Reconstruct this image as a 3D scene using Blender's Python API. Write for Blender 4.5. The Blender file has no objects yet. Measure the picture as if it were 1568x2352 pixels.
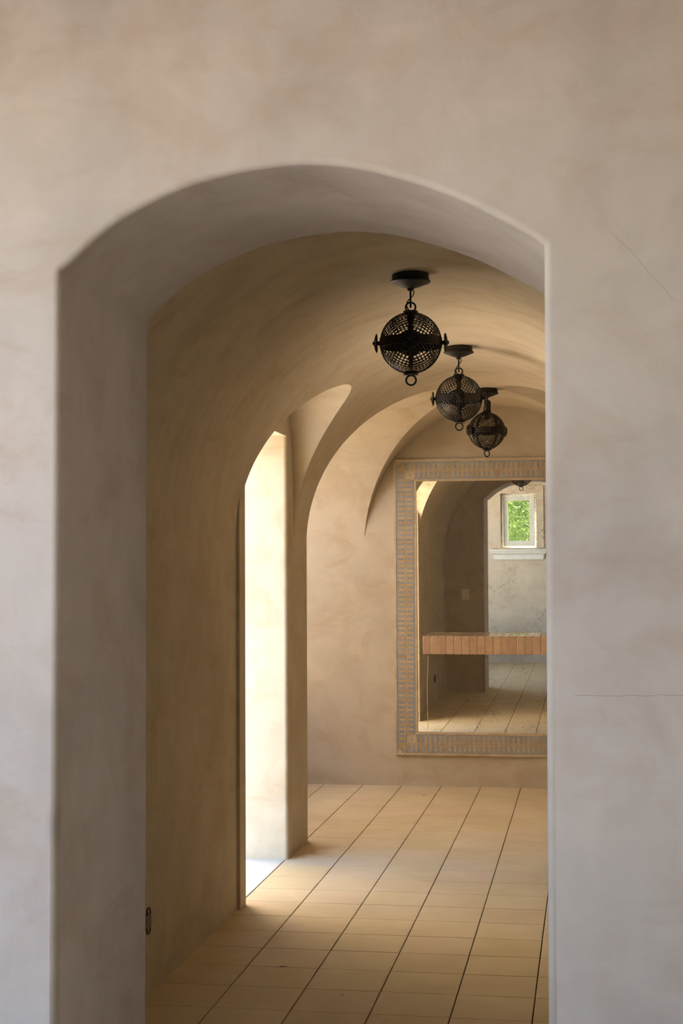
import bpy, bmesh, math, random
from mathutils import Vector, Matrix
random.seed(7)
R = math.radians
scene = bpy.context.scene
COL = scene.collection

# ---------------------------------------------------------------- camera
CAM_Z = 1.65
cam_d = bpy.data.cameras.new('camera')
cam = bpy.data.objects.new('camera', cam_d)
COL.objects.link(cam)
cam_d.sensor_fit = 'HORIZONTAL'
cam_d.sensor_width = 24.0
cam_d.lens = 3450.0 / 1568.0 * 24.0
cam_d.clip_start = 0.02
r_ = Vector((0.9867407, 0.1622361, -0.0047200))
d_ = Vector((-0.0107680, 0.0364201, -0.9992786))
f_ = Vector((-0.1619471, 0.9860796, 0.0376842))
m = Matrix.Identity(4)
for i in range(3):
    m[i][0], m[i][1], m[i][2] = r_[i], -d_[i], -f_[i]
m[2][3] = CAM_Z
cam.matrix_world = m
scene.camera = cam

# ---------------------------------------------------------------- light
SUN_EL, SUN_ROT = 56.0, 170.0
world = bpy.data.worlds.new('world')
scene.world = world
world.use_nodes = True
wn = world.node_tree
wn.nodes.clear()
sky = wn.nodes.new('ShaderNodeTexSky')
sky.sky_type = 'NISHITA'
sky.sun_disc = False
sky.sun_elevation = R(SUN_EL)
sky.sun_rotation = R(SUN_ROT)
sky.air_density = 1.0
sky.dust_density = 0.4
sky.ozone_density = 1.0
bg = wn.nodes.new('ShaderNodeBackground')
bg.inputs['Strength'].default_value = 0.38
wo = wn.nodes.new('ShaderNodeOutputWorld')
wn.links.new(sky.outputs[0], bg.inputs[0])
wn.links.new(bg.outputs[0], wo.inputs[0])

sun_d = bpy.data.lights.new('sun', 'SUN')
sun = bpy.data.objects.new('sun', sun_d)
COL.objects.link(sun)
sun_d.energy = 16.5
sun_d.angle = R(0.53)
sun_d.color = (1.0, 0.90, 0.75)
sun_from = Vector((0.12, -0.66, 1.0)).normalized()   # sun stands over the roof on the right
sun.rotation_euler = sun_from.to_track_quat('Z', 'Y').to_euler()
sun.location = (6, 6, 9)

scene.view_settings.view_transform = 'Standard'
scene.view_settings.look = 'None'
scene.view_settings.gamma = 1.0
scene.view_settings.use_curve_mapping = False
scene.view_settings.exposure = 1.90

# ---------------------------------------------------------------- helpers
def link(o, parent=None):
    COL.objects.link(o)
    if parent is not None:
        o.parent = parent
    return o

def mesh_obj(name, bm, mat, parent=None, smooth=False):
    me = bpy.data.meshes.new(name)
    bm.normal_update()
    bm.to_mesh(me)
    bm.free()
    if smooth:
        me.polygons.foreach_set('use_smooth', [True] * len(me.polygons))
    o = bpy.data.objects.new(name, me)
    if mat:
        me.materials.append(mat)
    return link(o, parent)

def share(name, me, parent=None):
    return link(bpy.data.objects.new(name, me), parent)

def empty(name, loc=(0, 0, 0), rz=0.0):
    o = bpy.data.objects.new(name, None)
    o.location = loc
    o.rotation_euler = (0, 0, rz)
    o.empty_display_size = 0.1
    return link(o)

def tag(o, label, cat, group=None):
    o['label'] = label
    o['category'] = cat
    if group:
        o['group'] = group
    return o

def struct(o, label=None):
    o['kind'] = 'structure'
    if label:
        o['label'] = label
    return o

def add_box(bm, x0, x1, y0, y1, z0, z1):
    v = [bm.verts.new(p) for p in ((x0, y0, z0), (x1, y0, z0), (x1, y1, z0), (x0, y1, z0),
                                   (x0, y0, z1), (x1, y0, z1), (x1, y1, z1), (x0, y1, z1))]
    for q in ((3, 2, 1, 0), (4, 5, 6, 7), (0, 1, 5, 4), (1, 2, 6, 5), (2, 3, 7, 6), (3, 0, 4, 7)):
        bm.faces.new([v[i] for i in q])
    return v

def box_bm(*a, bevel=0.0, seg=2):
    bm = bmesh.new()
    add_box(bm, *a)
    if bevel:
        bmesh.ops.bevel(bm, geom=bm.edges[:], offset=bevel, segments=seg, profile=0.5, affect='EDGES')
    return bm

def add_prism(bm, pts, ext):
    """closed outline of 3D points, extruded by the vector ext (caps included)"""
    ext = Vector(ext)
    a = [bm.verts.new(p) for p in pts]
    b = [bm.verts.new(Vector(p) + ext) for p in pts]
    n = len(pts)
    bm.faces.new(a)
    bm.faces.new(b[::-1])
    for i in range(n):
        j = (i + 1) % n
        bm.faces.new((a[j], a[i], b[i], b[j]))
    bmesh.ops.recalc_face_normals(bm, faces=bm.faces[:])

def add_lathe(bm, prof, seg=32, cx=0, cy=0, cz=0):
    rings = []
    for r, z in prof:
        rings.append([bm.verts.new((cx + r * math.cos(2 * math.pi * i / seg), cy + r * math.sin(2 * math.pi * i / seg), cz + z)) for i in range(seg)])
    for a, b in zip(rings, rings[1:]):
        for i in range(seg):
            j = (i + 1) % seg
            bm.faces.new((a[i], a[j], b[j], b[i]))
    bm.faces.new(rings[0][::-1])
    bm.faces.new(rings[-1])
    bmesh.ops.recalc_face_normals(bm, faces=bm.faces[:])

def add_tube(bm, pts, rad, seg=8, closed=False):
    pts = [Vector(p) for p in pts]
    n = len(pts)
    rings = []
    prev = None
    for i, p in enumerate(pts):
        if closed:
            t = (pts[(i + 1) % n] - pts[i - 1]).normalized()
        else:
            t = (pts[min(i + 1, n - 1)] - pts[max(i - 1, 0)]).normalized()
        u = prev if prev is not None else (Vector((0, 0, 1)) if abs(t.z) < 0.9 else Vector((1, 0, 0)))
        u = (u - t * u.dot(t)).normalized()
        prev = u
        w = t.cross(u)
        rr = rad[i] if isinstance(rad, (list, tuple)) else rad
        rings.append([bm.verts.new(p + (u * math.cos(2 * math.pi * k / seg) + w * math.sin(2 * math.pi * k / seg)) * rr) for k in range(seg)])
    last = n if closed else n - 1
    for i in range(last):
        a, b = rings[i], rings[(i + 1) % n]
        for k in range(seg):
            l = (k + 1) % seg
            bm.faces.new((a[k], a[l], b[l], b[k]))
    if not closed:
        bm.faces.new(rings[0][::-1])
        bm.faces.new(rings[-1])
    bmesh.ops.recalc_face_normals(bm, faces=bm.faces[:])

def ring_pts(c, r, ax_u, ax_v, n=28, squash=1.0):
    c, u, v = Vector(c), Vector(ax_u), Vector(ax_v)
    return [c + u * (r * math.cos(2 * math.pi * i / n)) + v * (r * squash * math.sin(2 * math.pi * i / n)) for i in range(n)]

# ---------------------------------------------------------------- materials
class N:
    """tiny node helper"""
    def __init__(self, name):
        self.m = bpy.data.materials.new(name)
        self.m.use_nodes = True
        self.t = self.m.node_tree
        self.b = self.t.nodes['Principled BSDF']
        self.out = self.t.nodes['Material Output']
        self.tc = self.t.nodes.new('ShaderNodeTexCoord')
        self.geo = None
    def new(self, k, **kw):
        n = self.t.nodes.new(k)
        for a, v in kw.items():
            setattr(n, a, v)
        return n
    def link(self, a, b):
        self.t.links.new(a, b)
    def pos(self):
        if self.geo is None:
            self.geo = self.new('ShaderNodeNewGeometry')
        return self.geo.outputs['Position']
    def mapping(self, src, scale=(1, 1, 1), loc=(0, 0, 0)):
        mp = self.new('ShaderNodeMapping')
        mp.inputs['Scale'].default_value = scale
        mp.inputs['Location'].default_value = loc
        self.link(src, mp.inputs['Vector'])
        return mp.outputs[0]
    def noise(self, vec, scale, detail=4, rough=0.55, dist=0.0):
        n = self.new('ShaderNodeTexNoise')
        n.inputs['Scale'].default_value = scale
        n.inputs['Detail'].default_value = detail
        n.inputs['Roughness'].default_value = rough
        n.inputs['Distortion'].default_value = dist
        self.link(vec, n.inputs['Vector'])
        return n.outputs['Fac']
    def ramp(self, fac, stops, interp='LINEAR'):
        r = self.new('ShaderNodeValToRGB')
        r.color_ramp.interpolation = interp
        e = r.color_ramp.elements
        while len(e) < len(stops):
            e.new(0.5)
        for el, (p, c) in zip(e, stops):
            el.position = p
            el.color = c if len(c) == 4 else (*c, 1)
        self.link(fac, r.inputs[0])
        return r.outputs[0]
    def mix(self, a, b, fac, mode='MIX'):
        n = self.new('ShaderNodeMix', data_type='RGBA', blend_type=mode)
        for s, v in ((n.inputs[6], a), (n.inputs[7], b), (n.inputs[0], fac)):
            if hasattr(v, 'links') or hasattr(v, 'is_linked'):
                self.link(v, s)
            elif isinstance(v, (int, float)):
                s.default_value = v
            else:
                s.default_value = (*v, 1) if len(v) == 3 else v
        return n.outputs[2]
    def math(self, op, a, b=None, c=None):
        n = self.new('ShaderNodeMath', operation=op)
        for i, v in enumerate((a, b, c)):
            if v is None:
                continue
            if isinstance(v, (int, float)):
                n.inputs[i].default_value = v
            else:
                self.link(v, n.inputs[i])
        return n.outputs[0]
    def color(self, c):
        if hasattr(c, 'is_linked'):
            self.link(c, self.b.inputs['Base Color'])
        else:
            self.b.inputs['Base Color'].default_value = (*c, 1)
    def rough(self, r):
        if hasattr(r, 'is_linked'):
            self.link(r, self.b.inputs['Roughness'])
        else:
            self.b.inputs['Roughness'].default_value = r
    def bump(self, h, strength=0.3, dist=0.01):
        n = self.new('ShaderNodeBump')
        n.inputs['Strength'].default_value = strength
        n.inputs['Distance'].default_value = dist
        self.link(h, n.inputs['Height'])
        self.link(n.outputs[0], self.b.inputs['Normal'])

def plaster(name, base, streak_scale, cracks=False, tint=(0.80, 0.66, 0.50)):
    k = N(name)
    p = k.pos()
    big = k.noise(p, 1.1, 5, 0.6, 0.4)
    mid = k.noise(p, 4.5, 6, 0.6, 0.8)
    st = k.noise(k.mapping(p, streak_scale), 1.0, 5, 0.6, 0.3)
    fine = k.noise(p, 60, 3, 0.6)
    lo = tuple(c * 0.82 for c in base)
    hi = tuple(min(1, c * 1.09) for c in base)
    c = k.ramp(big, [(0.30, lo), (0.50, base), (0.72, hi)])
    warm = tuple(b * t for b, t in zip(base, tint))
    c = k.mix(c, warm, k.ramp(mid, [(0.48, (0, 0, 0)), (0.74, (0.50, 0.50, 0.50))]))
    c = k.mix(c, k.ramp(st, [(0.25, (0.86, 0.85, 0.84)), (0.55, (1, 1, 1)), (0.8, (1.05, 1.05, 1.04))]), 0.7, 'MULTIPLY')
    # pale trowel smears and brown rubbed patches
    sm = k.noise(k.mapping(p, (1.6, 1.6, 3.4), (3, 1, 7)), 1.6, 6, 0.62, 1.0)
    c = k.mix(c, tuple(min(1, b * 1.16) for b in base), k.ramp(sm, [(0.54, (0, 0, 0)), (0.72, (0.34, 0.34, 0.34))]))
    c = k.mix(c, tuple(b * t * 0.86 for b, t in zip(base, tint)), k.ramp(sm, [(0.28, (0.4, 0.4, 0.4)), (0.44, (0, 0, 0))]))
    # pits and specks
    vo = k.new('ShaderNodeTexVoronoi')
    vo.inputs['Scale'].default_value = 34
    k.link(p, vo.inputs['Vector'])
    spots = k.math('MULTIPLY', k.ramp(vo.outputs['Distance'], [(0.0, (1, 1, 1)), (0.055, (0, 0, 0))]),
                   k.ramp(k.noise(p, 7, 2), [(0.58, (0, 0, 0)), (0.66, (1, 1, 1))]))
    c = k.mix(c, tuple(b * 0.62 for b in base), k.math('MULTIPLY', spots, 0.5))
    if cracks:
        sep = k.new('ShaderNodeSeparateXYZ')
        k.link(p, sep.inputs[0])
        X, Z = sep.outputs[0], sep.outputs[2]
        w1 = k.math('MULTIPLY', k.math('SUBTRACT', k.noise(k.mapping(p, (9, 0, 0)), 1.0, 6, 0.65), 0.5), 0.028)
        d1 = k.math('ABSOLUTE', k.math('SUBTRACT', k.math('SUBTRACT', Z, 1.358), w1))
        l1 = k.math('MULTIPLY', k.math('LESS_THAN', d1, 0.0007), k.math('GREATER_THAN', X, -0.035))
        # a second hairline running down to the right, high on the wall
        w2 = k.math('MULTIPLY', k.math('SUBTRACT', k.noise(k.mapping(p, (0, 0, 10)), 1.0, 6, 0.65), 0.5), 0.05)
        d2 = k.math('ABSOLUTE', k.math('SUBTRACT', k.math('SUBTRACT', k.math('ADD', X, k.math('MULTIPLY', Z, 0.85)), 2.12), w2))
        l2 = k.math('MULTIPLY', k.math('LESS_THAN', d2, 0.0007), k.math('MULTIPLY', k.math('GREATER_THAN', X, 0.06), k.math('LESS_THAN', X, 0.2)))
        c = k.mix(c, (0.22, 0.17, 0.13), k.math('MULTIPLY', k.math('MAXIMUM', l1, l2), 0.55))
    if cracks:
        # grey rubbed smudge on the left edge of the opening
        d = k.new('ShaderNodeVectorMath', operation='LENGTH')
        k.link(k.mapping(p, (26, 22, 11), (26 * 1.272, -22 * 3.488, -11 * 1.03)), d.inputs[0])
        dn = k.math('ADD', d.outputs['Value'], k.math('MULTIPLY', k.math('SUBTRACT', mid, 0.5), 1.6))
        c = k.mix(c, (0.20, 0.18, 0.17), k.ramp(dn, [(0.15, (0.55, 0.55, 0.55)), (0.95, (0, 0, 0))]))
    k.color(c)
    k.rough(0.78)
    k.b.inputs['Specular IOR Level'].default_value = 0.25
    h = k.math('ADD', k.math('MULTIPLY', st, 0.5), k.math('ADD', k.math('MULTIPLY', mid, 0.8), k.math('MULTIPLY', fine, 0.06)))
    h = k.math('SUBTRACT', h, k.math('MULTIPLY', spots, 0.12))
    k.bump(h, 0.30, 0.012)
    return k.m

PLASTER = (0.565, 0.478, 0.352)
M_front = plaster('plaster_front', (0.60, 0.53, 0.485), (5, 5, 1.6), cracks=True, tint=(0.84, 0.72, 0.60))
M_vault = plaster('plaster_vault', PLASTER, (1.6, 18, 1.6))
M_wall = plaster('plaster_wall', PLASTER, (2.5, 4.5, 1.3))
M_sink = plaster('plaster_light_sink', (0.30, 0.21, 0.13), (3, 3, 3))  # dark so the added side room absorbs light
M_room = plaster('plaster_room', (0.66, 0.57, 0.46), (3, 3, 3))

def mat_tile():
    k = N('paver')
    p = k.pos()
    oi = k.new('ShaderNodeObjectInfo')
    rnd = oi.outputs['Random']
    base = k.ramp(rnd, [(0.0, (0.57, 0.445, 0.245)), (0.35, (0.59, 0.47, 0.285)), (0.7, (0.60, 0.455, 0.295)), (1.0, (0.56, 0.435, 0.26))])
    cl = k.noise(p, 3.2, 5, 0.6, 0.6)
    c = k.mix(base, (0.70, 0.57, 0.37), k.ramp(cl, [(0.42, (0, 0, 0)), (0.75, (0.6, 0.6, 0.6))]))
    c = k.mix(c, (0.48, 0.35, 0.20), k.ramp(k.noise(p, 1.7, 4, 0.6, 1.0), [(0.5, (0, 0, 0)), (0.8, (0.5, 0.5, 0.5))]))
    gr = k.noise(p, 260, 2, 0.6)
    c = k.mix(c, k.ramp(gr, [(0.3, (0.80, 0.80, 0.80)), (0.7, (1.12, 1.12, 1.12))]), 0.8, 'MULTIPLY')
    k.color(c)
    k.rough(0.62)
    k.b.inputs['Specular IOR Level'].default_value = 0.35
    k.bump(k.math('ADD', k.math('MULTIPLY', gr, 0.25), cl), 0.25, 0.004)
    return k.m
M_tile = mat_tile()

def simple(name, col, rough=0.6, metal=0.0, spec=0.5, bump=None, var=0.0, varscale=20):
    k = N(name)
    if var:
        n = k.noise(k.pos(), varscale, 4, 0.6)
        c = k.ramp(n, [(0.3, tuple(x * (1 - var) for x in col)), (0.7, tuple(min(1, x * (1 + var)) for x in col))])
        k.color(c)
    else:
        k.color(col)
    k.rough(rough)
    k.b.inputs['Metallic'].default_value = metal
    k.b.inputs['Specular IOR Level'].default_value = spec
    if bump:
        k.bump(k.noise(k.pos(), bump[0], 3), bump[1], 0.003)
    return k.m

def tinted(name, stops, rough, bumpscale=40, bs=0.15):
    """one colour per piece, picked from a ramp by the object's random number"""
    k = N(name)
    oi = k.new('ShaderNodeObjectInfo')
    c = k.ramp(oi.outputs['Random'], stops)
    n = k.noise(k.pos(), bumpscale, 4, 0.6)
    c = k.mix(c, k.ramp(n, [(0.3, (0.84, 0.84, 0.84)), (0.7, (1.1, 1.1, 1.1))]), 0.8, 'MULTIPLY')
    k.color(c)
    k.rough(rough)
    k.bump(n, bs, 0.003)
    return k.m

M_mortar = simple('mortar', (0.085, 0.055, 0.032), 0.9, var=0.3, varscale=30)
M_thresh = simple('limestone', (0.60, 0.555, 0.48), 0.75, var=0.06, varscale=8, bump=(90, 0.15))
M_iron = simple('iron', (0.020, 0.017, 0.015), 0.45, metal=0.55, spec=0.5, var=0.3, varscale=60, bump=(140, 0.2))
M_wire = simple('cable', (0.018, 0.015, 0.013), 0.5)
M_grout = simple('grout', (0.60, 0.50, 0.36), 0.85, var=0.1, varscale=30)
M_ochre = tinted('ochre_glaze', [(0.0, (0.50, 0.355, 0.175)), (0.4, (0.55, 0.41, 0.23)), (0.75, (0.58, 0.44, 0.27)), (1.0, (0.47, 0.31, 0.16))], 0.42)
M_blue = tinted('blue_grey_glaze', [(0.0, (0.33, 0.33, 0.33)), (0.5, (0.38, 0.385, 0.39)), (1.0, (0.30, 0.31, 0.325))], 0.38)
M_border = tinted('border_glaze', [(0.0, (0.58, 0.44, 0.27)), (0.5, (0.62, 0.49, 0.32)), (1.0, (0.53, 0.39, 0.23))], 0.45)
M_brick = tinted('brick_tile', [(0.0, (0.52, 0.325, 0.19)), (0.4, (0.56, 0.37, 0.235)), (0.8, (0.60, 0.41, 0.235)), (1.0, (0.48, 0.29, 0.18))], 0.35, 24, 0.3)
M_white = simple('white_paint', (0.78, 0.77, 0.72), 0.45, var=0.03)
M_plate = simple('switch_plastic', (0.82, 0.78, 0.68), 0.4)
M_box = simple('galvanised', (0.13, 0.105, 0.07), 0.6, metal=0.2)
M_leafdry = simple('dry_leaf', (0.10, 0.055, 0.025), 0.8, var=0.3)
M_ground = simple('pale_gravel', (0.52, 0.46, 0.385), 0.9, var=0.12, varscale=3, bump=(40, 0.3))
M_bounce = simple('bounce_white', (0.86, 0.78, 0.64), 0.9, var=0.05, varscale=4, bump=(20, 0.2))  # bright white for the added reflecting wall
M_added = plaster('plaster_added_walls', (0.80, 0.69, 0.52), (3, 3, 3))  # for unseen walls added to shape the light
M_bark = simple('bark', (0.10, 0.075, 0.05), 0.9, var=0.3, varscale=12, bump=(30, 0.5))
M_crack = simple('crack_edge', (0.55, 0.50, 0.40), 0.5)
M_lowbounce = simple('low_bounce_grey', (0.27, 0.26, 0.25), 0.85, var=0.1, varscale=2)  # darker ground tone, chosen to weaken the bounce

def mat_leaf():
    k = N('leaf')
    n = k.noise(k.pos(), 5, 3)
    k.color(k.ramp(n, [(0.3, (0.05, 0.09, 0.025)), (0.5, (0.11, 0.18, 0.055)), (0.75, (0.26, 0.30, 0.13))]))
    k.rough(0.5)
    k.b.inputs['Transmission Weight'].default_value = 0.0
    tr = k.new('ShaderNodeBsdfTranslucent')
    tr.inputs[0].default_value = (0.35, 0.5, 0.1, 1)
    mx = k.new('ShaderNodeMixShader')
    mx.inputs[0].default_value = 0.35
    k.link(k.b.outputs[0], mx.inputs[1])
    k.link(tr.outputs[0], mx.inputs[2])
    k.link(mx.outputs[0], k.out.inputs[0])
    return k.m
M_leaf = mat_leaf()

def mat_mirror():
    k = N('old_mirror')
    p = k.pos()
    gl = k.new('ShaderNodeBsdfGlossy')
    gl.inputs['Color'].default_value = (0.93, 0.91, 0.83, 1)
    gl.inputs['Roughness'].default_value = 0.0
    df = k.new('ShaderNodeBsdfDiffuse')
    df.inputs['Color'].default_value = (0.42, 0.36, 0.26, 1)
    mx = k.new('ShaderNodeMixShader')
    mx.inputs[0].default_value = 0.085          # dust
    k.link(gl.outputs[0], mx.inputs[1])
    k.link(df.outputs[0], mx.inputs[2])
    # lost silvering: dark specks in drifts
    v = k.new('ShaderNodeTexVoronoi')
    v.inputs['Scale'].default_value = 95
    k.link(p, v.inputs['Vector'])
    v2 = k.new('ShaderNodeTexVoronoi')
    v2.inputs['Scale'].default_value = 210
    k.link(p, v2.inputs['Vector'])
    drift = k.ramp(k.noise(p, 3.4, 4, 0.65, 0.5), [(0.42, (0.0, 0.0, 0.0)), (0.72, (1, 1, 1))])
    r1 = k.math('MULTIPLY_ADD', drift, 0.31, 0.09)
    s1 = k.math('LESS_THAN', v.outputs['Distance'], k.math('MULTIPLY', r1, k.math('ADD', 0.2, k.noise(p, 30, 2))))
    s2 = k.math('LESS_THAN', v2.outputs['Distance'], k.math('MULTIPLY', k.math('MULTIPLY_ADD', drift, 0.62, 0.12), k.noise(p, 40, 2)))
    sp = k.math('MAXIMUM', s1, s2)
    dk = k.new('ShaderNodeBsdfDiffuse')
    dk.inputs['Color'].default_value = (0.15, 0.12, 0.08, 1)
    m2 = k.new('ShaderNodeMixShader')
    k.link(k.math('MULTIPLY', sp, 0.75), m2.inputs[0])
    k.link(mx.outputs[0], m2.inputs[1])
    k.link(dk.outputs[0], m2.inputs[2])
    k.link(m2.outputs[0], k.out.inputs[0])
    return k.m
M_mirror = mat_mirror()

def mat_glass():
    k = N('window_glass')
    tr = k.new('ShaderNodeBsdfTransparent')
    tr.inputs[0].default_value = (0.93, 0.96, 0.94, 1)
    gl = k.new('ShaderNodeBsdfGlossy')
    gl.inputs['Roughness'].default_value = 0.02
    fr = k.new('ShaderNodeFresnel')
    fr.inputs['IOR'].default_value = 1.45
    mx = k.new('ShaderNodeMixShader')
    k.link(fr.outputs[0], mx.inputs[0])
    k.link(tr.outputs[0], mx.inputs[1])
    k.link(gl.outputs[0], mx.inputs[2])
    k.link(mx.outputs[0], k.out.inputs[0])
    return k.m
M_glass = mat_glass()

# ---------------------------------------------------------------- dimensions (metres, floor z = 0)
Y1, Y2, YB = 3.49, 4.24, 11.41           # front wall faces, end wall
XL, XR, XO = -1.70, 0.34, -2.115          # corridor walls, outer face of the left wall
XC, VA, VB, ZS = -0.68, 1.02, 1.08, 1.80  # vault crown x, half width, rise, spring height
ZT = ZS + VB                              # crown
D0, D1, DH = 7.31, 8.43, 2.41             # side doorway
B0 = 9.03                                 # start of the groin-vaulted bay
ZTOP = 3.12

# ---------------------------------------------------------------- vaulted corridor: solid minus voids
def temp_obj(bm, name):
    me = bpy.data.meshes.new(name)
    bm.to_mesh(me)
    bm.free()
    o = bpy.data.objects.new(name, me)
    COL.objects.link(o)
    return o

def carve(mass, voids):
    for v in voids:
        md = mass.modifiers.new('cut', 'BOOLEAN')
        md.operation = 'DIFFERENCE'
        md.solver = 'EXACT'
        md.object = v
    dg = bpy.context.evaluated_depsgraph_get()
    dg.update()
    me = bpy.data.meshes.new_from_object(mass.evaluated_get(dg))
    for o in [mass] + voids:
        old = o.data
        bpy.data.objects.remove(o)
        bpy.data.meshes.remove(old)
    return me

XB = XO - 0.22                             # the groin bay stands further out than the doorway wall
bm = bmesh.new()
add_prism(bm, [(x, y, -0.05) for x, y in ((XO, Y2), (XR + 0.45, Y2), (XR + 0.45, YB), (XB, YB), (XB, 8.85), (XO, 8.85))], (0, 0, ZTOP + 0.05))
mass = temp_obj(bm, 'mass')
NS = 192
# main barrel along y
prof = [(XL, -0.2), (XL, ZS)]
prof += [(XC - VA * math.cos(math.pi * i / NS), ZS + VB * math.sin(math.pi * i / NS)) for i in range(1, NS)]
prof += [(XR, ZS), (XR, -0.2)]
bm = bmesh.new()
add_prism(bm, [(x, Y2 - 0.1, z) for x, z in prof], (0, YB - Y2 + 0.2, 0))
v_main = temp_obj(bm, 'v1')
# groin bay: cross barrel along x, as high as the main barrel
bc, bh = (B0 + YB) / 2, (YB - B0) / 2 + 0.004
prof = [(B0, -0.2), (B0, ZS)]
prof += [(bc - bh * math.cos(math.pi * i / NS), ZS + (VB - 0.001) * math.sin(math.pi * i / NS)) for i in range(1, NS)]
prof += [(YB + 0.004, ZS), (YB + 0.1, ZS), (YB + 0.1, -0.2)]
bm = bmesh.new()
add_prism(bm, [(XB - 0.2, y, z) for y, z in prof], (XR - XB + 0.2, 0, 0))
v_bay = temp_obj(bm, 'v2')
# lunette over the doorway: lopsided little cross barrel dying into the vault
lun = [(7.19, 1.85), (7.195, 1.93), (7.22, 2.03), (7.26, 2.13), (7.305, 2.207), (7.39, 2.315), (7.50, 2.415), (7.65, 2.51), (7.80, 2.58), (7.95, 2.63),
       (8.08, 2.657), (8.20, 2.664), (8.31, 2.650), (8.40, 2.615), (8.475, 2.56), (8.53, 2.49), (8.57, 2.40), (8.595, 2.28), (8.61, 2.12), (8.618, 1.97), (8.62, 1.85)]
def catmull(p, n):
    out = []
    for i in range(len(p) - 1):
        p0, p1, p2, p3 = p[max(i - 1, 0)], p[i], p[i + 1], p[min(i + 2, len(p) - 1)]
        for j in range(n):
            t = j / n
            out.append(tuple(0.5 * (2 * b + (c - a) * t + (2 * a - 5 * b + 4 * c - d) * t * t + (3 * b - a - 3 * c + d) * t ** 3) for a, b, c, d in zip(p0, p1, p2, p3)))
    out.append(p[-1])
    return out
lp = catmull(lun, 6)
bm = bmesh.new()
add_prism(bm, [(XL - 0.0006, y, z) for y, z in lp], (XC - XL, 0, 0))
v_lun = temp_obj(bm, 'v3')
# doorway with softened plaster corners (plan outline, extruded upwards)
rr = 0.022
pl = [(XO - 0.3, D0), (XL - rr, D0)]
pl += [(XL - rr + rr * math.sin(a), D0 - rr + rr * math.cos(a)) for a in [R(10 * i) for i in range(1, 9)]]
pl += [(XL + 0.05, D0 - rr), (XL + 0.05, D1 + rr)]
pl += [(XL - rr + rr * math.sin(a), D1 + rr - rr * math.cos(a)) for a in [R(80 - 10 * i) for i in range(0, 8)]]
pl += [(XL - rr, D1), (XO - 0.3, D1)]
bm = bmesh.new()
add_prism(bm, [(x, y, -0.2) for x, y in pl], (0, 0, DH + 0.2))
v_door = temp_obj(bm, 'v4')
# added wide opening on the right, drains bounced light into an unseen side room
v_sink = temp_obj(box_bm(XR - 0.05, XR + 0.6, 5.0, 8.85, -0.2, 1.795), 'v5')
shell = carve(mass, [v_main, v_bay, v_lun, v_door, v_sink])

def split_shell(me):
    bm = bmesh.new()
    bm.from_mesh(me)
    sets = {'ceiling': [], 'wall_left': [], 'wall_right': []}
    for f in bm.faces:
        c, n = f.calc_center_median(), f.normal
        flat_x = abs(n.x) > 0.9999
        if c.x < -1.2 and (flat_x and (c.x < XL + 0.01)):
            k = 'wall_left'
        elif c.x > -0.2 and (flat_x and c.x > XR - 0.01):
            k = 'wall_right'
        elif c.z < ZS + 0.0005 or (c.x < XL - 0.001 and D0 - 0.05 < c.y < D1 + 0.05 and c.z < DH + 0.001):
            k = 'wall_left' if c.x < XC else 'wall_right'
        else:
            k = 'ceiling'
        sets[k].append(f.index)
    bm.free()
    for k, idx in sets.items():
        b = bmesh.new()
        b.from_mesh(me)
        b.faces.ensure_lookup_table()
        keep = set(idx)
        bmesh.ops.delete(b, geom=[f for f in b.faces if f.index not in keep], context='FACES')
        o = mesh_obj(k, b, M_vault if k == 'ceiling' else M_wall)
        struct(o)
        yield o
parts = {o.name: o for o in split_shell(shell)}
bpy.data.meshes.remove(shell)
parts['ceiling']['label'] = 'tan plaster barrel vault with groined bay and lunette'
parts['wall_left']['label'] = 'tan plaster corridor wall with a tall doorway'
parts['wall_right']['label'] = 'plaster corridor wall hidden behind the near arch'
# the door surround stands slightly proud of the corridor wall on the near side
o = mesh_obj('door_jamb_strip', box_bm(XL - 0.02, XL + 0.018, 7.165, D0 - 0.024, 0.0, 2.30, bevel=0.003), M_wall, parts['wall_left'])

# ---------------------------------------------------------------- front wall with the arched opening
ARCH = [(-1.2690, 2.362), (-1.2680, 2.384), (-1.233, 2.410), (-1.182, 2.454), (-1.132, 2.491), (-1.065, 2.528), (-0.989, 2.561), (-0.907, 2.587), (-0.808, 2.606),
        (-0.726, 2.614), (-0.658, 2.616), (-0.578, 2.608), (-0.497, 2.591), (-0.417, 2.566), (-0.347, 2.540), (-0.281, 2.511), (-0.223, 2.480),
        (-0.165, 2.447), (-0.117, 2.416), (-0.094, 2.398)]
arc = catmull(ARCH[1:], 8)
outl = [(-1.274, -0.2), (-1.2685, 2.372)] + arc + [(-0.1045, -0.2)]
mass = temp_obj(box_bm(-2.6, 2.5, Y1, Y2, -0.05, 3.40), 'mass')
bm = bmesh.new()
add_prism(bm, [(x, Y1 - 0.2, z) for x, z in outl], (0, Y2 - Y1 + 0.4, 0))
fw = carve(mass, [temp_obj(bm, 'v')])
bm = bmesh.new()
bm.from_mesh(fw)
bpy.data.meshes.remove(fw)
bm.edges.ensure_lookup_table()
edges = []
for e in bm.edges:
    a, b = e.verts[0].co, e.verts[1].co
    if len(e.link_faces) == 2 and abs(a.y - b.y) < 1e-5 and e.calc_face_angle(0) > 1.0:
        if -1.4 < a.x < 0.05 and -1.4 < b.x < 0.05 and max(a.z, b.z) < 2.7 and max(a.z, b.z) > 0:
            edges.append(e)
bv = bmesh.ops.bevel(bm, geom=edges, offset=0.018, segments=10, profile=0.5, affect='EDGES')
for f in bv['faces']:
    f.smooth = True
wall_front = struct(mesh_obj('wall_front', bm, M_front), 'pale plaster wall with a wide segmental arch opening')

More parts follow.
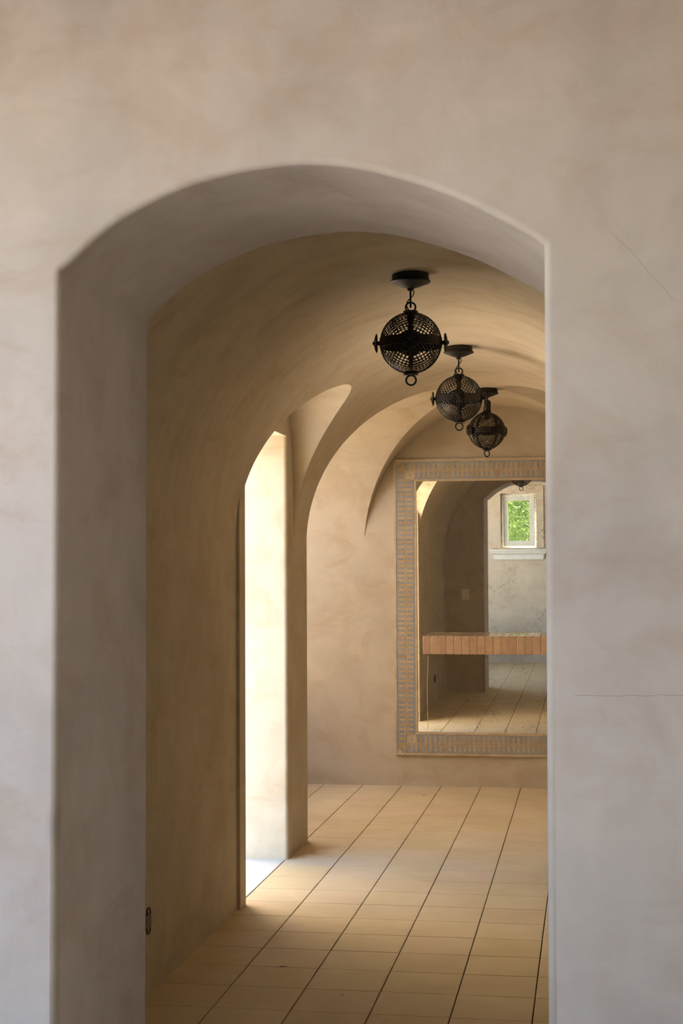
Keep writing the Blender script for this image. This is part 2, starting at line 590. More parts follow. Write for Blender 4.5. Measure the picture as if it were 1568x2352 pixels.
# ---------------------------------------------------------------- end wall and the rest of the shell
wall_back = struct(mesh_obj('wall_back', box_bm(-3.2, XR + 0.45, YB, YB + 0.45, -0.05, ZTOP), M_vault), 'tan plaster end wall carrying the framed mirror')
struct(mesh_obj('ceiling_added_porch', box_bm(-2.6, 2.5, -0.75, Y1, 3.22, 3.40), M_room))  # unseen roof over the camera, added to shape the light
struct(mesh_obj('wall_added_porch', box_bm(2.2, 2.5, -0.75, Y1, -0.05, 3.22), M_room))  # unseen closing wall, added with the porch to shape the light
# unseen porch side wall, added with one opening sized to limit the daylight
PO = (0.4, 2.75, 3.0)
bm = bmesh.new()
add_box(bm, -2.6, -2.4, -0.75, PO[0], -0.05, 3.22)
add_box(bm, -2.6, -2.4, PO[1], Y1, -0.05, 3.22)
add_box(bm, -2.6, -2.4, PO[0], PO[1], PO[2], 3.22)
add_box(bm, -2.6, -2.4, PO[0], PO[1], -0.05, 0.62)
struct(mesh_obj('wall_added_porch_side', bm, M_room))
# unseen side room, added dark to soak up light from the corridor
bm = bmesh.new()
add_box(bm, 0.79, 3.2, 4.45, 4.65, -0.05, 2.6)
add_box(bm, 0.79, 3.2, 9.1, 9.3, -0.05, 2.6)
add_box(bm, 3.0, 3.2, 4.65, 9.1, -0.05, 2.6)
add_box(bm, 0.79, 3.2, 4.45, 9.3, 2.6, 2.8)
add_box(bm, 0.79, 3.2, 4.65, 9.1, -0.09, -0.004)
struct(mesh_obj('wall_added_room', bm, M_sink))
# rear wall with a small window (seen only in the mirror)
WX0, WX1, WZ0, WZ1 = -1.335, -0.785, 1.76, 2.60
YR = -0.45
bm = bmesh.new()
add_box(bm, -3.3, WX0, YR - 0.3, YR, -0.05, 3.22)
add_box(bm, WX1, 2.2, YR - 0.3, YR, -0.05, 3.22)
add_box(bm, WX0, WX1, YR - 0.3, YR, -0.05, WZ0)
add_box(bm, WX0, WX1, YR - 0.3, YR, WZ1, 3.22)
wall_rear = struct(mesh_obj('wall_rear', bm, M_room), 'plaster wall with a small window, reflected in the mirror')

# window: surround band, moulded sill, fixed frame, sash, pane
win = struct(empty('window_1', ((WX0 + WX1) / 2, YR, WZ0)), 'small white casement window with moulded sill, seen in the mirror')
def wpart(name, bm, mat, parent=win):
    o = mesh_obj(name, bm, mat, parent)
    o.location = -Vector(win.location) if parent is win else (0, 0, 0)
    return o
bm = bmesh.new()
S0, S1, ST = -1.435, -0.675, 2.715
add_box(bm, S0, WX0, YR - 0.001, YR + 0.022, WZ0, ST)
add_box(bm, WX1, S1, YR - 0.001, YR + 0.022, WZ0, ST)
add_box(bm, WX0, WX1, YR - 0.001, YR + 0.022, WZ1, ST)
wpart('surround', bm, M_room)
bm = bmesh.new()
sp = [(0, 1.74), (0.085, 1.74), (0.085, 1.715), (0.07, 1.705), (0.07, 1.69), (0.058, 1.675), (0.045, 1.665), (0.035, 1.655), (0.035, 1.585), (0, 1.585)]
L0, L1 = -1.505, -0.62
def sill_x(y):
    return (0.085 - y) * 1.3
ring0 = [bm.verts.new((L0 + sill_x(y), YR + y, z)) for y, z in sp]
ring1 = [bm.verts.new((L1 - sill_x(y), YR + y, z)) for y, z in sp]
for v in (ring0[0], ring0[-1]):
    v.co.x = L0 + (0 if v is ring0[0] else 0.065)
for v in (ring1[0], ring1[-1]):
    v.co.x = L1 - (0 if v is ring1[0] else 0.065)
bm.faces.new(ring0)
bm.faces.new(ring1[::-1])
for i in range(len(sp)):
    j = (i + 1) % len(sp)
    bm.faces.new((ring0[j], ring0[i], ring1[i], ring1[j]))
bmesh.ops.recalc_face_normals(bm, faces=bm.faces[:])
wpart('sill', bm, M_white)
def frame_bm(x0, x1, z0, z1, y0, y1, w):
    b = bmesh.new()
    add_box(b, x0, x0 + w, y0, y1, z0, z1)
    add_box(b, x1 - w, x1, y0, y1, z0, z1)
    add_box(b, x0 + w, x1 - w, y0, y1, z0, z0 + w)
    add_box(b, x0 + w, x1 - w, y0, y1, z1 - w, z1)
    return b
wpart('frame', frame_bm(WX0, WX1, WZ0, WZ1, YR - 0.20, YR - 0.13, 0.03), M_white)
sash = mesh_obj('sash', frame_bm(0, 0.48, 0, 0.77, -0.02, 0.02, 0.075), M_white, win)
sash.location = Vector((WX0 + 0.035, YR - 0.11, WZ0 + 0.035)) - win.location
sash.rotation_euler = (0, 0, R(3.5))
mesh_obj('pane', box_bm(0.07, 0.41, -0.003, 0.003, 0.07, 0.70), M_glass, sash)

# ---------------------------------------------------------------- floors
floor = struct(mesh_obj('floor', box_bm(-3.2, 2.4, -0.7, YB + 0.02, -0.10, -0.008), M_mortar), 'square sandy pavers in a straight grid')
T = 0.2995
GX, GY = 0.0046, 0.0028
def tile_bm(nx=1.0):
    bm = bmesh.new()
    w, d = T - GX, T - GY
    add_box(bm, -w / 2, w / 2, -d / 2, d / 2, -0.02, 0.0)
    top = [e for e in bm.edges if all(abs(v.co.z) < 1e-6 for v in e.verts)]
    bmesh.ops.bevel(bm, geom=top, offset=0.0016, segments=1, affect='EDGES')
    return bm
tile_o = mesh_obj('floor_tile', tile_bm(), M_tile, floor)
first = True
TX0 = -1.718
TY0 = 5.573
rest = bmesh.new()
cols = range(-2, 7)
jt = random.Random(3)
for i in cols:
    for j in range(-5, 20):
        x, y = TX0 + (i + 0.5) * T, TY0 + (j + 0.5) * T
        if i < 0 and not (y > B0 - 0.02):
            continue
        if y > YB + 0.1 or y < Y2 + 0.02 - T / 2:
            continue
        z = jt.uniform(-0.0003, 0.0003)
        if first:
            o = tile_o
            first = False
        else:
            o = share('floor_tile', tile_o.data, floor)
        o.location = (x, y, z)
        o.rotation_euler = (jt.uniform(-0.0005, 0.0005), jt.uniform(-0.0005, 0.0005), jt.uniform(-0.0015, 0.0015))
        if y + T / 2 > YB:
            s = (YB + 0.01 - (y - T / 2)) / T
            o.scale = (1, s, 1)
            o.location.y = y - T / 2 + s * T / 2
for i in range(-5, 14):
    for j in range(-21, -4):
        x, y = TX0 + (i + 0.5) * T, TY0 + (j + 0.5) * T
        if y < Y2 + 0.02 - T / 2:
            add_box(rest, x - (T - GX) / 2, x + (T - GX) / 2, y - (T - GY) / 2, y + (T - GY) / 2, -0.02, 0.0)
ro = mesh_obj('porch_tile', rest, M_tile, floor)
ro['kind'] = 'stuff'
mesh_obj('threshold', box_bm(XO - 0.6, TX0 - 0.004, D0 - 0.2, D1 + 0.2, -0.05, 0.0), M_thresh, floor)

# ---------------------------------------------------------------- outdoors on the left, unseen (walls added to shape the daylight)
struct(mesh_obj('ground', box_bm(-40, 30, 6.7, 45, -0.4, -0.06), M_ground))
struct(mesh_obj('ground_low_bounce', box_bm(-40, 30, -30, 6.7, -0.4, -0.06), M_lowbounce))  # unseen darker stretch, added to cut light bounced off the ground
struct(mesh_obj('wall_added_court', box_bm(-3.9, -3.6, 9.25, 16.0, -0.1, 4.6), M_added))  # unseen, added to hide sky and bounce warm sun into the bay
struct(mesh_obj('wall_added_low', box_bm(-2.66, -2.42, 9.05, YB, -0.1, 0.75, bevel=0.02), M_added))  # unseen, added to keep low light off the end wall's foot
struct(mesh_obj('wall_added_bounce', box_bm(-5.4, XO, 8.62, 8.84, -0.1, 2.7), M_bounce))  # unseen, added as a bright sun reflector beside the doorway

# ---------------------------------------------------------------- framed mirror on the end wall
FX0, FX1, FZ0, FZ1 = -1.465, 0.105, 0.234, 2.482
FW = 0.173
mir = tag(empty('wall_mirror', ((FX0 + FX1) / 2, YB, FZ0)), 'tall speckled old mirror in a blue-grey and ochre mosaic tile frame on the end wall', 'mirror')
OFF = -Vector(mir.location)
def mpart(name, bm, mat, parent=mir):
    o = mesh_obj(name, bm, mat, parent)
    o.location = OFF
    return o
IX0, IX1, IZ0, IZ1 = FX0 + FW, FX1 - FW, FZ0 + FW + 0.002, FZ1 - FW + 0.002
YF = YB - 0.020
bm = bmesh.new()
add_box(bm, FX0, IX0, YF, YB + 0.002, FZ0, FZ1)
add_box(bm, IX1, FX1, YF, YB + 0.002, FZ0, FZ1)
add_box(bm, IX0, IX1, YF, YB + 0.002, FZ0, IZ0)
add_box(bm, IX0, IX1, YF, YB + 0.002, IZ1, FZ1)
mpart('grout_bed', bm, M_grout)
bm = bmesh.new()
hg = IZ1 - IZ0
lean = 0.0082 * hg
# old glass: leans a touch forward at the top and bows slightly near its left edge
NX, NZ = 48, 2
def glass_y(x, z):
    bow = 0.0
    t = (x + 0.93) / 0.36
    if t < 0:
        bow = 0.36 * 0.5 * t * t * math.tan(R(BOW))
    return YB - 0.004 - 0.0082 * (z - IZ0) - bow
BOW = 0.42
rows = []
for j in range(NZ + 1):
    z = IZ0 - 0.002 + (hg + 0.004) * j / NZ
    rows.append([bm.verts.new((x, glass_y(x, z), z)) for x in [IX0 - 0.002 + (IX1 - IX0 + 0.004) * i / NX for i in range(NX + 1)]])
for a, b in zip(rows, rows[1:]):
    for i in range(NX):
        bm.faces.new((a[i], a[i + 1], b[i + 1], b[i]))
glass = mpart('mirror_glass', bm, M_mirror)
glass.data.polygons.foreach_set('use_smooth', [True] * len(glass.data.polygons))
# crack in the glass under the shelf
bm = bmesh.new()
pts = [(-1.2105, 0.985), (-1.2125, 0.90), (-1.2185, 0.80), (-1.2205, 0.70), (-1.2185, 0.58), (-1.2165, 0.47), (-1.2160, 0.43)]
for (xa, za), (xb, zb) in zip(pts, pts[1:]):
    ya, yb = glass_y(xa, za) - 0.001, glass_y(xb, zb) - 0.001
    w = 0.0022
    v = [bm.verts.new(p) for p in ((xa - w, ya, za), (xa + w, ya, za), (xb + w, yb, zb), (xb - w, yb, zb),
                                   (xa - w, ya + .001, za), (xa + w, ya + .001, za), (xb + w, yb + .001, zb), (xb - w, yb + .001, zb))]
    for q in ((0, 1, 2, 3), (7, 6, 5, 4), (0, 4, 5, 1), (1, 5, 6, 2), (2, 6, 7, 3), (3, 7, 4, 0)):
        bm.faces.new([v[i] for i in q])
o = mpart('crack', bm, M_crack, glass)
o.location = (0, 0, 0)
o['label'] = 'pale crack running down the glass'

# mosaic pieces: u runs along the band, v outwards from its centre line
P_OUT = [(.003, .0158), (.008, .0142), (.0125, .0098), (.019, .0066), (.027, .0070), (.034, .0096), (.040, .0106), (.0445, .0082), (.0485, .0086), (.054, .0052), (.061, .0024), (.0665, .0010)]
BV = [(.0118, .0030), (.0135, .0062), (.018, .0092), (.024, .0096), (.030, .0085), (.037, .0064), (.0445, .0076), (.051, .0098), (.058, .0140), (.0665, .0166)]
def piece_mesh(name, half, mat, th=0.0035):
    bm = bmesh.new()
    outl_ = [(w, v) for v, w in half] + [(-w, v) for v, w in half[::-1]]
    add_prism(bm, [(u, 0.001, v) for u, v in outl_], (0, -th - 0.001, 0))
    me = bpy.data.meshes.new(name)
    bm.to_mesh(me)
    bm.free()
    me.materials.append(mat)
    return me
ME_O = piece_mesh('ochre_tile', P_OUT, M_ochre)
ME_B = piece_mesh('blue_tile', BV, M_blue, 0.0028)
CB = 0.0865                                    # centre line of the band from the outer edge
def side(p0, p1, inward, individual, stuff):
    """p0->p1 centre line of one side (x,z); inward = (x,z) direction towards the glass"""
    p0, p1 = Vector(p0), Vector(p1)
    L = (p1 - p0).length
    n = round(L / 0.0367)
    pit = L / n
    d = (p1 - p0) / L
    inw = Vector(inward)
    out = []
    for i in range(-2, n + 3):
        for sgn in (1, -1):                    # 1: inner piece, -1: outer piece
            # ochre finials on the slots, blue pieces between them
            for me, s in ((ME_O, i), (ME_B, i + 0.5)):
                q = s * pit
                lo, hi = (0.058, L - 0.058) if sgn > 0 else (-0.045, L + 0.045)
                if not (lo < q < hi):
                    continue
                c = p0 + d * q
                ax = inw * sgn
                # local +Z -> ax, local X -> along
                ang = math.atan2(ax.x, ax.y)
                out.append((me, c, ang))
    for me, c, ang in out:
        M = Matrix.Translation((c.x, YF, c.y)) @ Matrix.Rotation(ang, 4, 'Y')
        if individual:
            o = share('ochre_tile' if me is ME_O else 'blue_tile', me, mir)
            o.matrix_local = Matrix.Translation(OFF) @ M
        else:
            stuff.append((me, M))
stuff = []
cx0, cx1, cz0, cz1 = FX0 + CB, FX1 - CB, FZ0 + CB, FZ1 - CB
side((cx0, cz0), (cx0, cz1), (1, 0), True, stuff)
side((cx0, cz1), (cx1, cz1), (0, -1), True, stuff)
side((cx0, cz0), (cx1, cz0), (0, 1), True, stuff)
side((cx1, cz0), (cx1, cz1), (-1, 0), False, stuff)
for me0, nm, mt in ((ME_O, 'ochre_tile_run', M_ochre), (ME_B, 'blue_tile_run', M_blue)):
    bm = bmesh.new()
    for me, M in stuff:
        if me is me0:
            t = bmesh.new()
            t.from_mesh(me)
            t.transform(M)
            tm = bpy.data.meshes.new('t')
            t.to_mesh(tm)
            t.free()
            bm.from_mesh(tm)
            bpy.data.meshes.remove(tm)
    o = mpart(nm, bm, mt)
    o['kind'] = 'stuff'
# corner leaves
bm = bmesh.new()
add_prism(bm, [(0, 0.001, 0.006), (0.014, 0.001, 0.022), (0.011, 0.001, 0.040), (0.016, 0.001, 0.05), (0.0, 0.001, 0.082), (-0.016, 0.001, 0.05), (-0.011, 0.001, 0.040), (-0.014, 0.001, 0.022)], (0, -0.0045, 0))
me_c = bpy.data.meshes.new('corner_tile')
bm.to_mesh(me_c)
bm.free()
me_c.materials.append(M_ochre)
for x, z, a in ((cx0, cz0, -135), (cx0, cz1, -45), (cx1, cz1, 45), (cx1, cz0, 135)):
    for off in (0, 180):
        o = share('corner_tile', me_c, mir)
        o.matrix_local = Matrix.Translation(OFF) @ Matrix.Translation((x, YF, z)) @ Matrix.Rotation(R(a + off), 4, 'Y') @ Matrix.Scale(0.85, 4)
# row of little diamonds along the centre line
bm = bmesh.new()
def flat_diamonds():
    # faster: build without the repeated normal pass
    global bm
    for p0, p1 in (((cx0, cz0), (cx0, cz1)), ((cx1, cz0), (cx1, cz1)), ((cx0, cz0), (cx1, cz0)), ((cx0, cz1), (cx1, cz1))):
        p0, p1 = Vector(p0), Vector(p1)
        L = (p1 - p0).length
        n = round(L / 0.01835)
        for i in range(1, n):
            c = p0 + (p1 - p0) * (i / n)
            s = 0.0040
            a = [bm.verts.new((c.x + dx * s, YF + .001, c.y + dz * s)) for dx, dz in ((-1, 0), (0, -1), (1, 0), (0, 1))]
            b = [bm.verts.new((c.x + dx * s, YF - .0028, c.y + dz * s)) for dx, dz in ((-1, 0), (0, -1), (1, 0), (0, 1))]
            bm.faces.new(b)
            for q in range(4):
                w = (q + 1) % 4
                bm.faces.new((a[q], a[w], b[w], b[q]))
flat_diamonds()
o = mpart('diamond_chips', bm, M_blue)
o['kind'] = 'stuff'
# thin plain border tiles outside and inside the band
def border(p0, p1, w):
    p0, p1 = Vector(p0), Vector(p1)
    L = (p1 - p0).length
    n = round(L / 0.078)
    seg = L / n
    bm = bmesh.new()
    add_box(bm, -seg / 2 + .001, seg / 2 - .001, -0.0045, 0.001, -w / 2, w / 2)
    me = bpy.data.meshes.new('border_tile')
    bm.normal_update()
    bm.to_mesh(me)
    bm.free()
    me.materials.append(M_border)
    ang = math.atan2(-(p1 - p0).y, (p1 - p0).x)
    for i in range(n):
        c = p0 + (p1 - p0) * ((i + .5) / n)
        o = share('border_tile', me, mir)
        o.matrix_local = Matrix.Translation(OFF) @ Matrix.Translation((c.x, YF, c.y)) @ Matrix.Rotation(ang, 4, 'Y')
w = 0.0160
h2 = w / 2 + 0.0004
for z in (FZ0 + h2, FZ1 - h2):
    border((FX0, z), (FX1, z), w)
for x in (FX0 + h2, FX1 - h2):
    border((x, FZ0 + w + .001), (x, FZ1 - w - .001), w)
for z in (IZ0 - h2, IZ1 + h2):
    border((IX0 - w, z), (IX1 + w, z), w)
for x in (IX0 - h2, IX1 + h2):
    border((x, IZ0), (x, IZ1), w)

# ---------------------------------------------------------------- brick-edged shelf in front of the mirror
SX0, SX1, SY0, SZ0, SZ1 = -1.223, XR + 0.004, 11.13, 1.012, 1.147
shelf = tag(empty('tiled_shelf', ((SX0 + SX1) / 2, YB - 0.02, SZ0)), 'tiled shelf edged with upright terracotta bricks across the old mirror', 'shelf')
SO = -Vector(shelf.location)
o = mesh_obj('slab', box_bm(SX0 + 0.004, SX1, SY0 + 0.0035, YB - 0.0185, SZ0 + 0.003, SZ1 - 0.012), M_grout, shelf)
o.location = SO
nb = 27
pw = (SX1 - SX0) / nb
bm = box_bm(-pw / 2 + .0016, pw / 2 - .0016, 0, 0.016, 0, SZ1 - SZ0, bevel=0.0025, seg=1)
b0 = mesh_obj('brick', bm, M_brick, shelf)
bj = random.Random(5)
for i in range(nb):
    o = b0 if i == 0 else share('brick', b0.data, shelf)
    o.location = SO + Vector((SX0 + (i + .5) * pw, SY0 + bj.uniform(-.0012, .0012), SZ0 + bj.uniform(-.0006, .0006)))
    o.rotation_euler = (0, 0, bj.uniform(-.03, .03))
ty = (YB - 0.019 - SY0 - 0.014) / 2
M_top = tinted('shelf_glaze', [(0.0, (0.34, 0.24, 0.13)), (1.0, (0.42, 0.30, 0.18))], 0.16, 24, 0.2)
bm = box_bm(-pw / 2 + .0016, pw / 2 - .0016, -ty / 2 + .0016, ty / 2 - .0016, -0.011, 0.0, bevel=0.0015, seg=1)
t0 = mesh_obj('top_tile', bm, M_top, shelf)
k_ = 0
for i in range(nb):
    for j in range(2):
        o = t0 if k_ == 0 else share('top_tile', t0.data, shelf)
        k_ += 1
        o.location = SO + Vector((SX0 + (i + .5) * pw, SY0 + 0.015 + (j + .5) * ty, SZ1 - 0.001 + bj.uniform(-.0005, .0005)))
        o.rotation_euler = (bj.uniform(-.006, .006), bj.uniform(-.006, .006), 0)

# ---------------------------------------------------------------- pierced iron globe lanterns
LR = 0.126
def lattice_bm(sx, sy, sz):
    bm = bmesh.new()
    c = Vector((sx, sy, sz)).normalized()
    t1 = Vector((0, 0, 1)).cross(c).normalized()
    t2 = c.cross(t1).normalized()
    e = ((t1 + t2).normalized(), (t1 - t2).normalized())
    for fam in (0, 1):
        e1, e2 = e[fam], e[1 - fam]
        s = -0.798
        while s <= 0.801:
            rad = math.sqrt(1 - s * s)
            run = []
            for k in range(-36, 37):
                ph = R(k * 2.5)
                p = e1 * s + (c * math.cos(ph) + e2 * math.sin(ph)) * rad
                ok = p.x * sx > 0.03 and p.y * sy > 0.03 and p.z * sz > 0.08 and abs(p.z) < 0.975
                if ok:
                    run.append(p)
                if (not ok or k == 36) and run:
                    if len(run) > 1:
                        prev = None
                        for p in run:
                            w = (e1 - p * e1.dot(p)).normalized() * 0.00175
                            q = [bm.verts.new(p * rr + w * g) for rr, g in ((LR - .0010, -1), (LR - .0010, 1), (LR + .0008, 1), (LR + .0008, -1))]
                            if prev:
                                for a in range(4):
                                    b = (a + 1) % 4
                                    bm.faces.new((prev[a], prev[b], q[b], q[a]))
                            prev = q
                    run = []
            s += 0.114
    return bm

def band_bm(ax_u, ax_v, width, r0, r1, n=72):
    bm = bmesh.new()
    u, v = Vector(ax_u), Vector(ax_v)
    w = u.cross(v)
    rings = []
    for i in range(n):
        a = 2 * math.pi * i / n
        d = u * math.cos(a) + v * math.sin(a)
        rings.append([bm.verts.new(d * r + w * g) for r, g in ((r0, -width / 2), (r0, width / 2), (r1, width / 2), (r1, -width / 2))])
    for i in range(n):
        a, b = rings[i], rings[(i + 1) % n]
        for k in range(4):
            l = (k + 1) % 4
            bm.faces.new((a[k], a[l], b[l], b[k]))
    bmesh.ops.recalc_face_normals(bm, faces=bm.faces[:])
    return bm

def rosette_bm():
    """daisy boss, axis +X, at the equator"""
    bm = bmesh.new()
    n = 16
    m_ = 4
    c0 = bm.verts.new((0.010, 0, 0))
    rings = []
    for r, x in ((0.012, 0.009), (0.026, 0.006), (0.040, 0.001)):
        ring = []
        for i in range(n * m_):
            a = 2 * math.pi * i / (n * m_)
            sc = abs(math.sin(a * n / 2))
            rr = r * (1 - 0.16 * (1 - sc) * (r / 0.04))
            ring.append(bm.verts.new((x - 0.0035 * (1 - sc), rr * math.cos(a), rr * math.sin(a))))
        rings.append(ring)
    back = [bm.verts.new((v.co.x - 0.003, v.co.y, v.co.z)) for v in rings[-1]]
    rings.append(back)
    N_ = n * m_
    for i in range(N_):
        bm.faces.new((c0, rings[0][i], rings[0][(i + 1) % N_]))
    for a, b in zip(rings, rings[1:]):
        for i in range(N_):
            j = (i + 1) % N_
            bm.faces.new((a[i], b[i], b[j], a[j]))
    bm.faces.new(back[::-1])
    # stem to the band and centre button
    t = bmesh.new()
    add_lathe(t, [(0.009, -0.020), (0.009, 0.0)], 12)
    add_lathe(t, [(0.0085, 0.006), (0.009, 0.010), (0.006, 0.0145), (0.001, 0.016)], 12)
    t.transform(Matrix.Rotation(R(90), 4, 'Y'))
    tm = bpy.data.meshes.new('t')
    t.to_mesh(tm)
    t.free()
    bm.from_mesh(tm)
    bpy.data.meshes.remove(tm)
    bmesh.ops.recalc_face_normals(bm, faces=bm.faces[:])
    bm.transform(Matrix.Translation((LR + 0.018, 0, 0)))
    return bm

def mk(name, bm, mat=M_iron, smooth=False):
    me = bpy.data.meshes.new(name)
    bm.normal_update()
    bm.to_mesh(me)
    bm.free()
    me.materials.append(mat)
    if smooth:
        me.polygons.foreach_set('use_smooth', [True] * len(me.polygons))
    return me

CZ = -0.286                                       # globe centre under the crown
lib = []
bm = bmesh.new()
add_lathe(bm, [(0.076, 0.012), (0.077, -0.020), (0.080, -0.024), (0.084, -0.027), (0.084, -0.031), (0.079, -0.034), (0.060, -0.041), (0.036, -0.051), (0.016, -0.057), (0.013, -0.060), (0.013, -0.066), (0.005, -0.067)], 48)
lib.append(('ceiling_canopy', mk('canopy', bm)))
bm = bmesh.new()
lk = [(0, 0.0075 * math.cos(a), -0.094 + 0.030 * math.sin(a) + (0.012 if math.sin(a) > 0 else -0.012)) for a in [2 * math.pi * i / 28 for i in range(28)]]
add_tube(bm, lk, 0.0042, 8, closed=True)
lib.append(('chain_link', mk('chain_link', bm, smooth=True)))
bm = bmesh.new()
cb = [(0.006, 0, -0.060), (0.013, 0.004, -0.066), (0.013, 0.007, -0.078), (0.004, 0.009, -0.092), (-0.008, 0.009, -0.103), (-0.0155, 0.007, -0.117), (-0.0150, 0.004, -0.132), (-0.008, 0.002, -0.146), (-0.001, 0, -0.160)]
cb = catmull(cb, 5)
add_tube(bm, cb, 0.0024, 6)
lib.append(('cable', mk('cable', bm, M_wire, True)))
bm = bmesh.new()
add_lathe(bm, [(0.010, 0.010), (0.031, 0.008), (0.031, 0.003), (0.022, 0.001), (0.020, -0.008)], 32, 0, 0, CZ + LR)
lib.append(('top_collar', mk('top_collar', bm)))
bm = bmesh.new()
add_tube(bm, ring_pts((0, 0, -0.136), 0.0205, (1, 0, 0), (0, 0, 1)), 0.0040, 8, closed=True)
lib.append(('top_ring', mk('top_ring', bm, smooth=True)))
bm = bmesh.new()
add_lathe(bm, [(0.020, 0.008), (0.022, -0.001), (0.031, -0.003), (0.031, -0.008), (0.010, -0.010)], 32, 0, 0, CZ - LR)
lib.append(('bottom_collar', mk('bottom_collar', bm)))
bm = bmesh.new()
add_tube(bm, ring_pts((0, 0, CZ - LR - 0.030), 0.0205, (1, 0, 0), (0, 0, 1)), 0.0040, 8, closed=True)
lib.append(('bottom_ring', mk('bottom_ring', bm, smooth=True)))
def shifted(bm):
    bm.transform(Matrix.Translation((0, 0, CZ)))
    return bm
lib.append(('meridian_band', mk('meridian_band', shifted(band_bm((1, 0, 0), (0, 0, 1), 0.017, LR - .002, LR + .0035)))))
lib.append(('meridian_band', mk('meridian_band', shifted(band_bm((0, 1, 0), (0, 0, 1), 0.017, LR - .002, LR + .0035)))))
lib.append(('equator_band', mk('equator_band', shifted(band_bm((1, 0, 0), (0, 1, 0), 0.038, LR - .001, LR + .0045)))))
for sx in (1, -1):
    for sy in (1, -1):
        for sz in (1, -1):
            lib.append(('lattice_panel', mk('lattice_panel', shifted(lattice_bm(sx, sy, sz)))))
for a in range(4):
    b = rosette_bm()
    b.transform(Matrix.Rotation(R(90 * a), 4, 'Z'))
    lib.append(('rosette', mk('rosette', shifted(b))))
# lamp holder and frosted bulb inside
bm = bmesh.new()
add_lathe(bm, [(0.016, 0.0), (0.016, -0.035), (0.012, -0.04)], 20, 0, 0, CZ + LR - 0.008)
lib.append(('lamp_holder', mk('lamp_holder', bm)))

labels = ['black pierced iron globe lantern hanging nearest the front arch',
          'black pierced iron globe lantern hanging in the middle of the row, beyond the nearest',
          'smallest-looking black iron globe lantern, hanging above the mirror, its rosettes turned sideways']
for (lx, ly, rz), lab in zip(((-0.722, 6.20, 6.0), (-0.700, 8.30, 3.0), (-0.680, 10.30, 37.0)), labels):
    crown = ZS + VB * math.sqrt(1 - ((lx - XC) / VA) ** 2)
    root = tag(empty('globe_lantern', (lx, ly, crown - 0.004), R(rz)), lab, 'lantern', 'row of iron globe lanterns under the vault')
    made = {}
    for nm, me in lib:
        up = made.get({'rosette': 'equator_band', 'top_ring': 'top_collar', 'bottom_ring': 'bottom_collar'}.get(nm), root)
        made[nm] = share(nm, me, up)
    if rz > 30:
        bm = bmesh.new()
        pr = [(-0.017, -0.165), (0.017, -0.165)] + [(0.017 * math.cos(a), -0.092 + 0.017 * math.sin(a)) for a in [math.pi * i / 12 for i in range(13)]]
        add_prism(bm, [(x, -0.006, z) for x, z in pr], (0, 0.012, 0))
        bm.transform(Matrix.Rotation(R(-37), 4, 'Z') @ Matrix.Translation((0.012, 0.0, 0)))
        mesh_obj('hanger_plate', bm, M_iron, root)

# ---------------------------------------------------------------- small things
# light switch on the back of the front wall (seen only in the mirror)
sw = tag(empty('light_switch', (-1.50, Y2, 1.145)), 'pale light switch plate on the dark wall, seen in the mirror', 'light switch')
plate = mesh_obj('plate', box_bm(-0.043, 0.043, -0.0005, 0.007, 0, 0.130, bevel=0.003), M_plate, sw)
mesh_obj('rocker', box_bm(-0.017, 0.017, 0.006, 0.011, 0.032, 0.098, bevel=0.002), M_plate, plate)
# junction box with loops of cable, low on the left wall
jb = tag(empty('junction_box', (XL, 5.645, 0.268)), 'small dark junction box with wire loops low on the corridor wall', 'junction box')
mesh_obj('box', box_bm(-0.001, 0.013, -0.038, 0.038, 0.0, 0.052, bevel=0.003), M_box, jb)
for z0, s in ((0.048, 1), (0.004, -1)):
    bm = bmesh.new()
    loop = [(0.010, 0.030, 0), (0.009, 0.031, s * 0.015), (0.009, 0.018, s * 0.027), (0.008, -0.004, s * 0.022), (0.010, -0.012, 0.0)]
    add_tube(bm, catmull([(a, b, z0 + c) for a, b, c in loop], 6), 0.0032, 6)
    mesh_obj('wire_loop', bm, M_wire, jb, True)
# dry leaves blown onto the floor
def leaf(x, y, rz, ln, lab):
    bm = bmesh.new()
    n = 7
    top = []
    for i in range(n):
        t = i / (n - 1)
        wdt = ln * 0.26 * math.sin(math.pi * min(1, t * 0.97 + 0.03)) ** 0.8
        z = 0.0016 + 0.012 * (t - 0.5) ** 2 * ln / 0.04 + (0.0 if i else 0.001)
        top.append([bm.verts.new(((t - .5) * ln, g * wdt, z + abs(g) * 0.20 * wdt)) for g in (-1, -0.4, 0, 0.4, 1)])
    for a, b in zip(top, top[1:]):
        for q in range(4):
            bm.faces.new((a[q], b[q], b[q + 1], a[q + 1]))
    bmesh.ops.solidify(bm, geom=bm.faces[:], thickness=0.0008)
    o = mesh_obj('dry_leaf', bm, M_leafdry)
    st = bmesh.new()
    add_tube(st, [(ln * .48, 0, 0.003), (ln * .62, ln * .04, 0.002), (ln * .78, ln * .10, 0.0015)], 0.0007, 5)
    mesh_obj('stalk', st, M_leafdry, o)
    o.location = (x, y, 0.0012)
    o.rotation_euler = (0, 0, R(rz))
    tag(o, lab, 'leaf', 'dry leaves on the floor')
leaf(-1.270, 6.166, 15, 0.030, 'curled dark dry leaf on the shadow edge of the floor')
leaf(-0.955, 5.790, 160, 0.014, 'tiny dark leaf scrap lying nearest on the sunlit tiles')
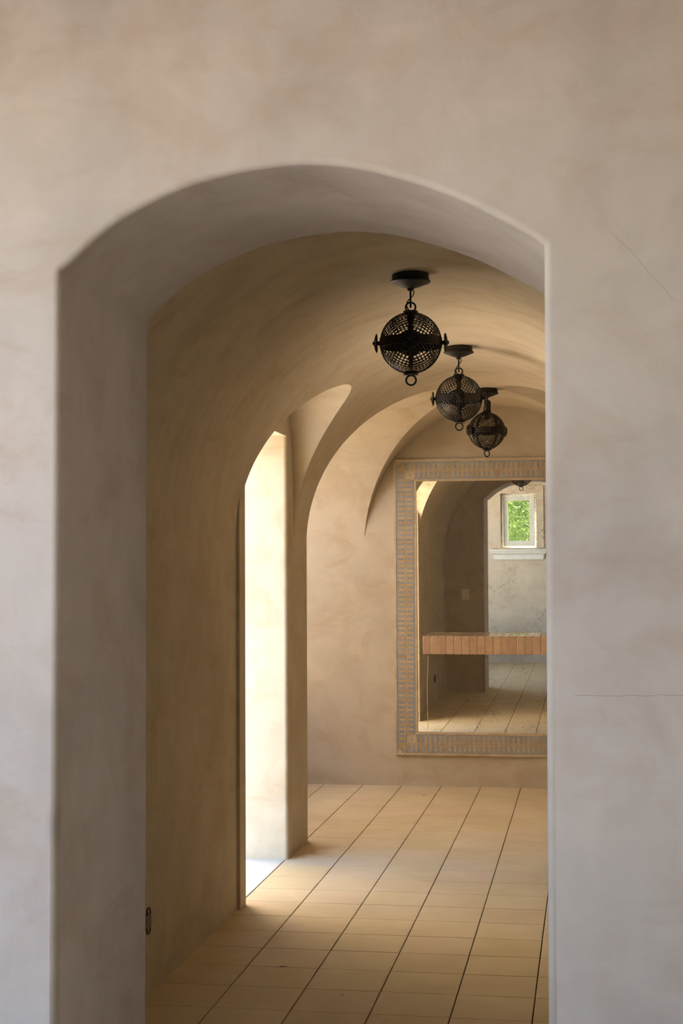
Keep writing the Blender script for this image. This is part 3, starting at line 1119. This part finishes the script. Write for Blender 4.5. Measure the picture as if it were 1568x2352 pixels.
leaf(-1.198, 10.917, 10, 0.034, 'brown dry leaf on the floor below the mirror frame')
leaf(-1.610, 8.663, 20, 0.022, 'small dark leaf scrap beside the foot of the doorway pier')

# trees outside the rear window (seen in the mirror)
def tree(x, y, h, r, seed, lab):
    rn = random.Random(seed)
    root = tag(empty('garden_tree', (x, y, -0.06)), lab, 'tree', 'trees outside the window')
    bm = bmesh.new()
    pts = [(0, 0, 0)]
    for i in range(1, 7):
        pts.append((rn.uniform(-.06, .06) * i, rn.uniform(-.06, .06) * i, h * 0.8 * i / 6))
    add_tube(bm, pts, [0.11 * (1 - 0.12 * i) for i in range(7)], 8)
    for i in range(9):
        a = rn.uniform(0, 6.28)
        z = h * rn.uniform(.3, .75)
        add_tube(bm, [(0, 0, z), (.5 * r * math.cos(a), .5 * r * math.sin(a), z + .3), (.9 * r * math.cos(a), .9 * r * math.sin(a), z + .5)], [0.04, 0.025, 0.008], 6)
    mesh_obj('trunk', bm, M_bark, root)
    vs, fs = [], []
    for i in range(24000):
        while True:
            p = Vector((rn.uniform(-1, 1), rn.uniform(-1, 1), rn.uniform(-1, 1)))
            if p.length < 1:
                break
        cl = Vector((p.x * r, p.y * r, h * 0.58 + p.z * h * 0.46))
        n = Vector((rn.gauss(0, 1), rn.gauss(0, 1), rn.gauss(0, 1) + .5)).normalized()
        u = n.orthogonal().normalized()
        u.rotate(Matrix.Rotation(rn.uniform(0, 6.28), 3, n))
        w = n.cross(u)
        s = rn.uniform(.030, .060)
        b = len(vs)
        vs += [cl - u * s, cl + w * s * .4 + n * .006, cl + u * s, cl - w * s * .4 + n * .006]
        fs.append((b, b + 1, b + 2, b + 3))
    me = bpy.data.meshes.new('foliage')
    me.from_pydata(vs, [], fs)
    me.materials.append(M_leaf)
    o = share('foliage', me, root)
    o['kind'] = 'stuff'
tree(-0.95, -3.6, 5.0, 1.45, 1, 'leafy green tree filling the window glass reflected in the mirror')
tree(-1.45, -7.4, 5.4, 1.6, 3, 'farther green tree showing through gaps of the nearer one in the reflected window')
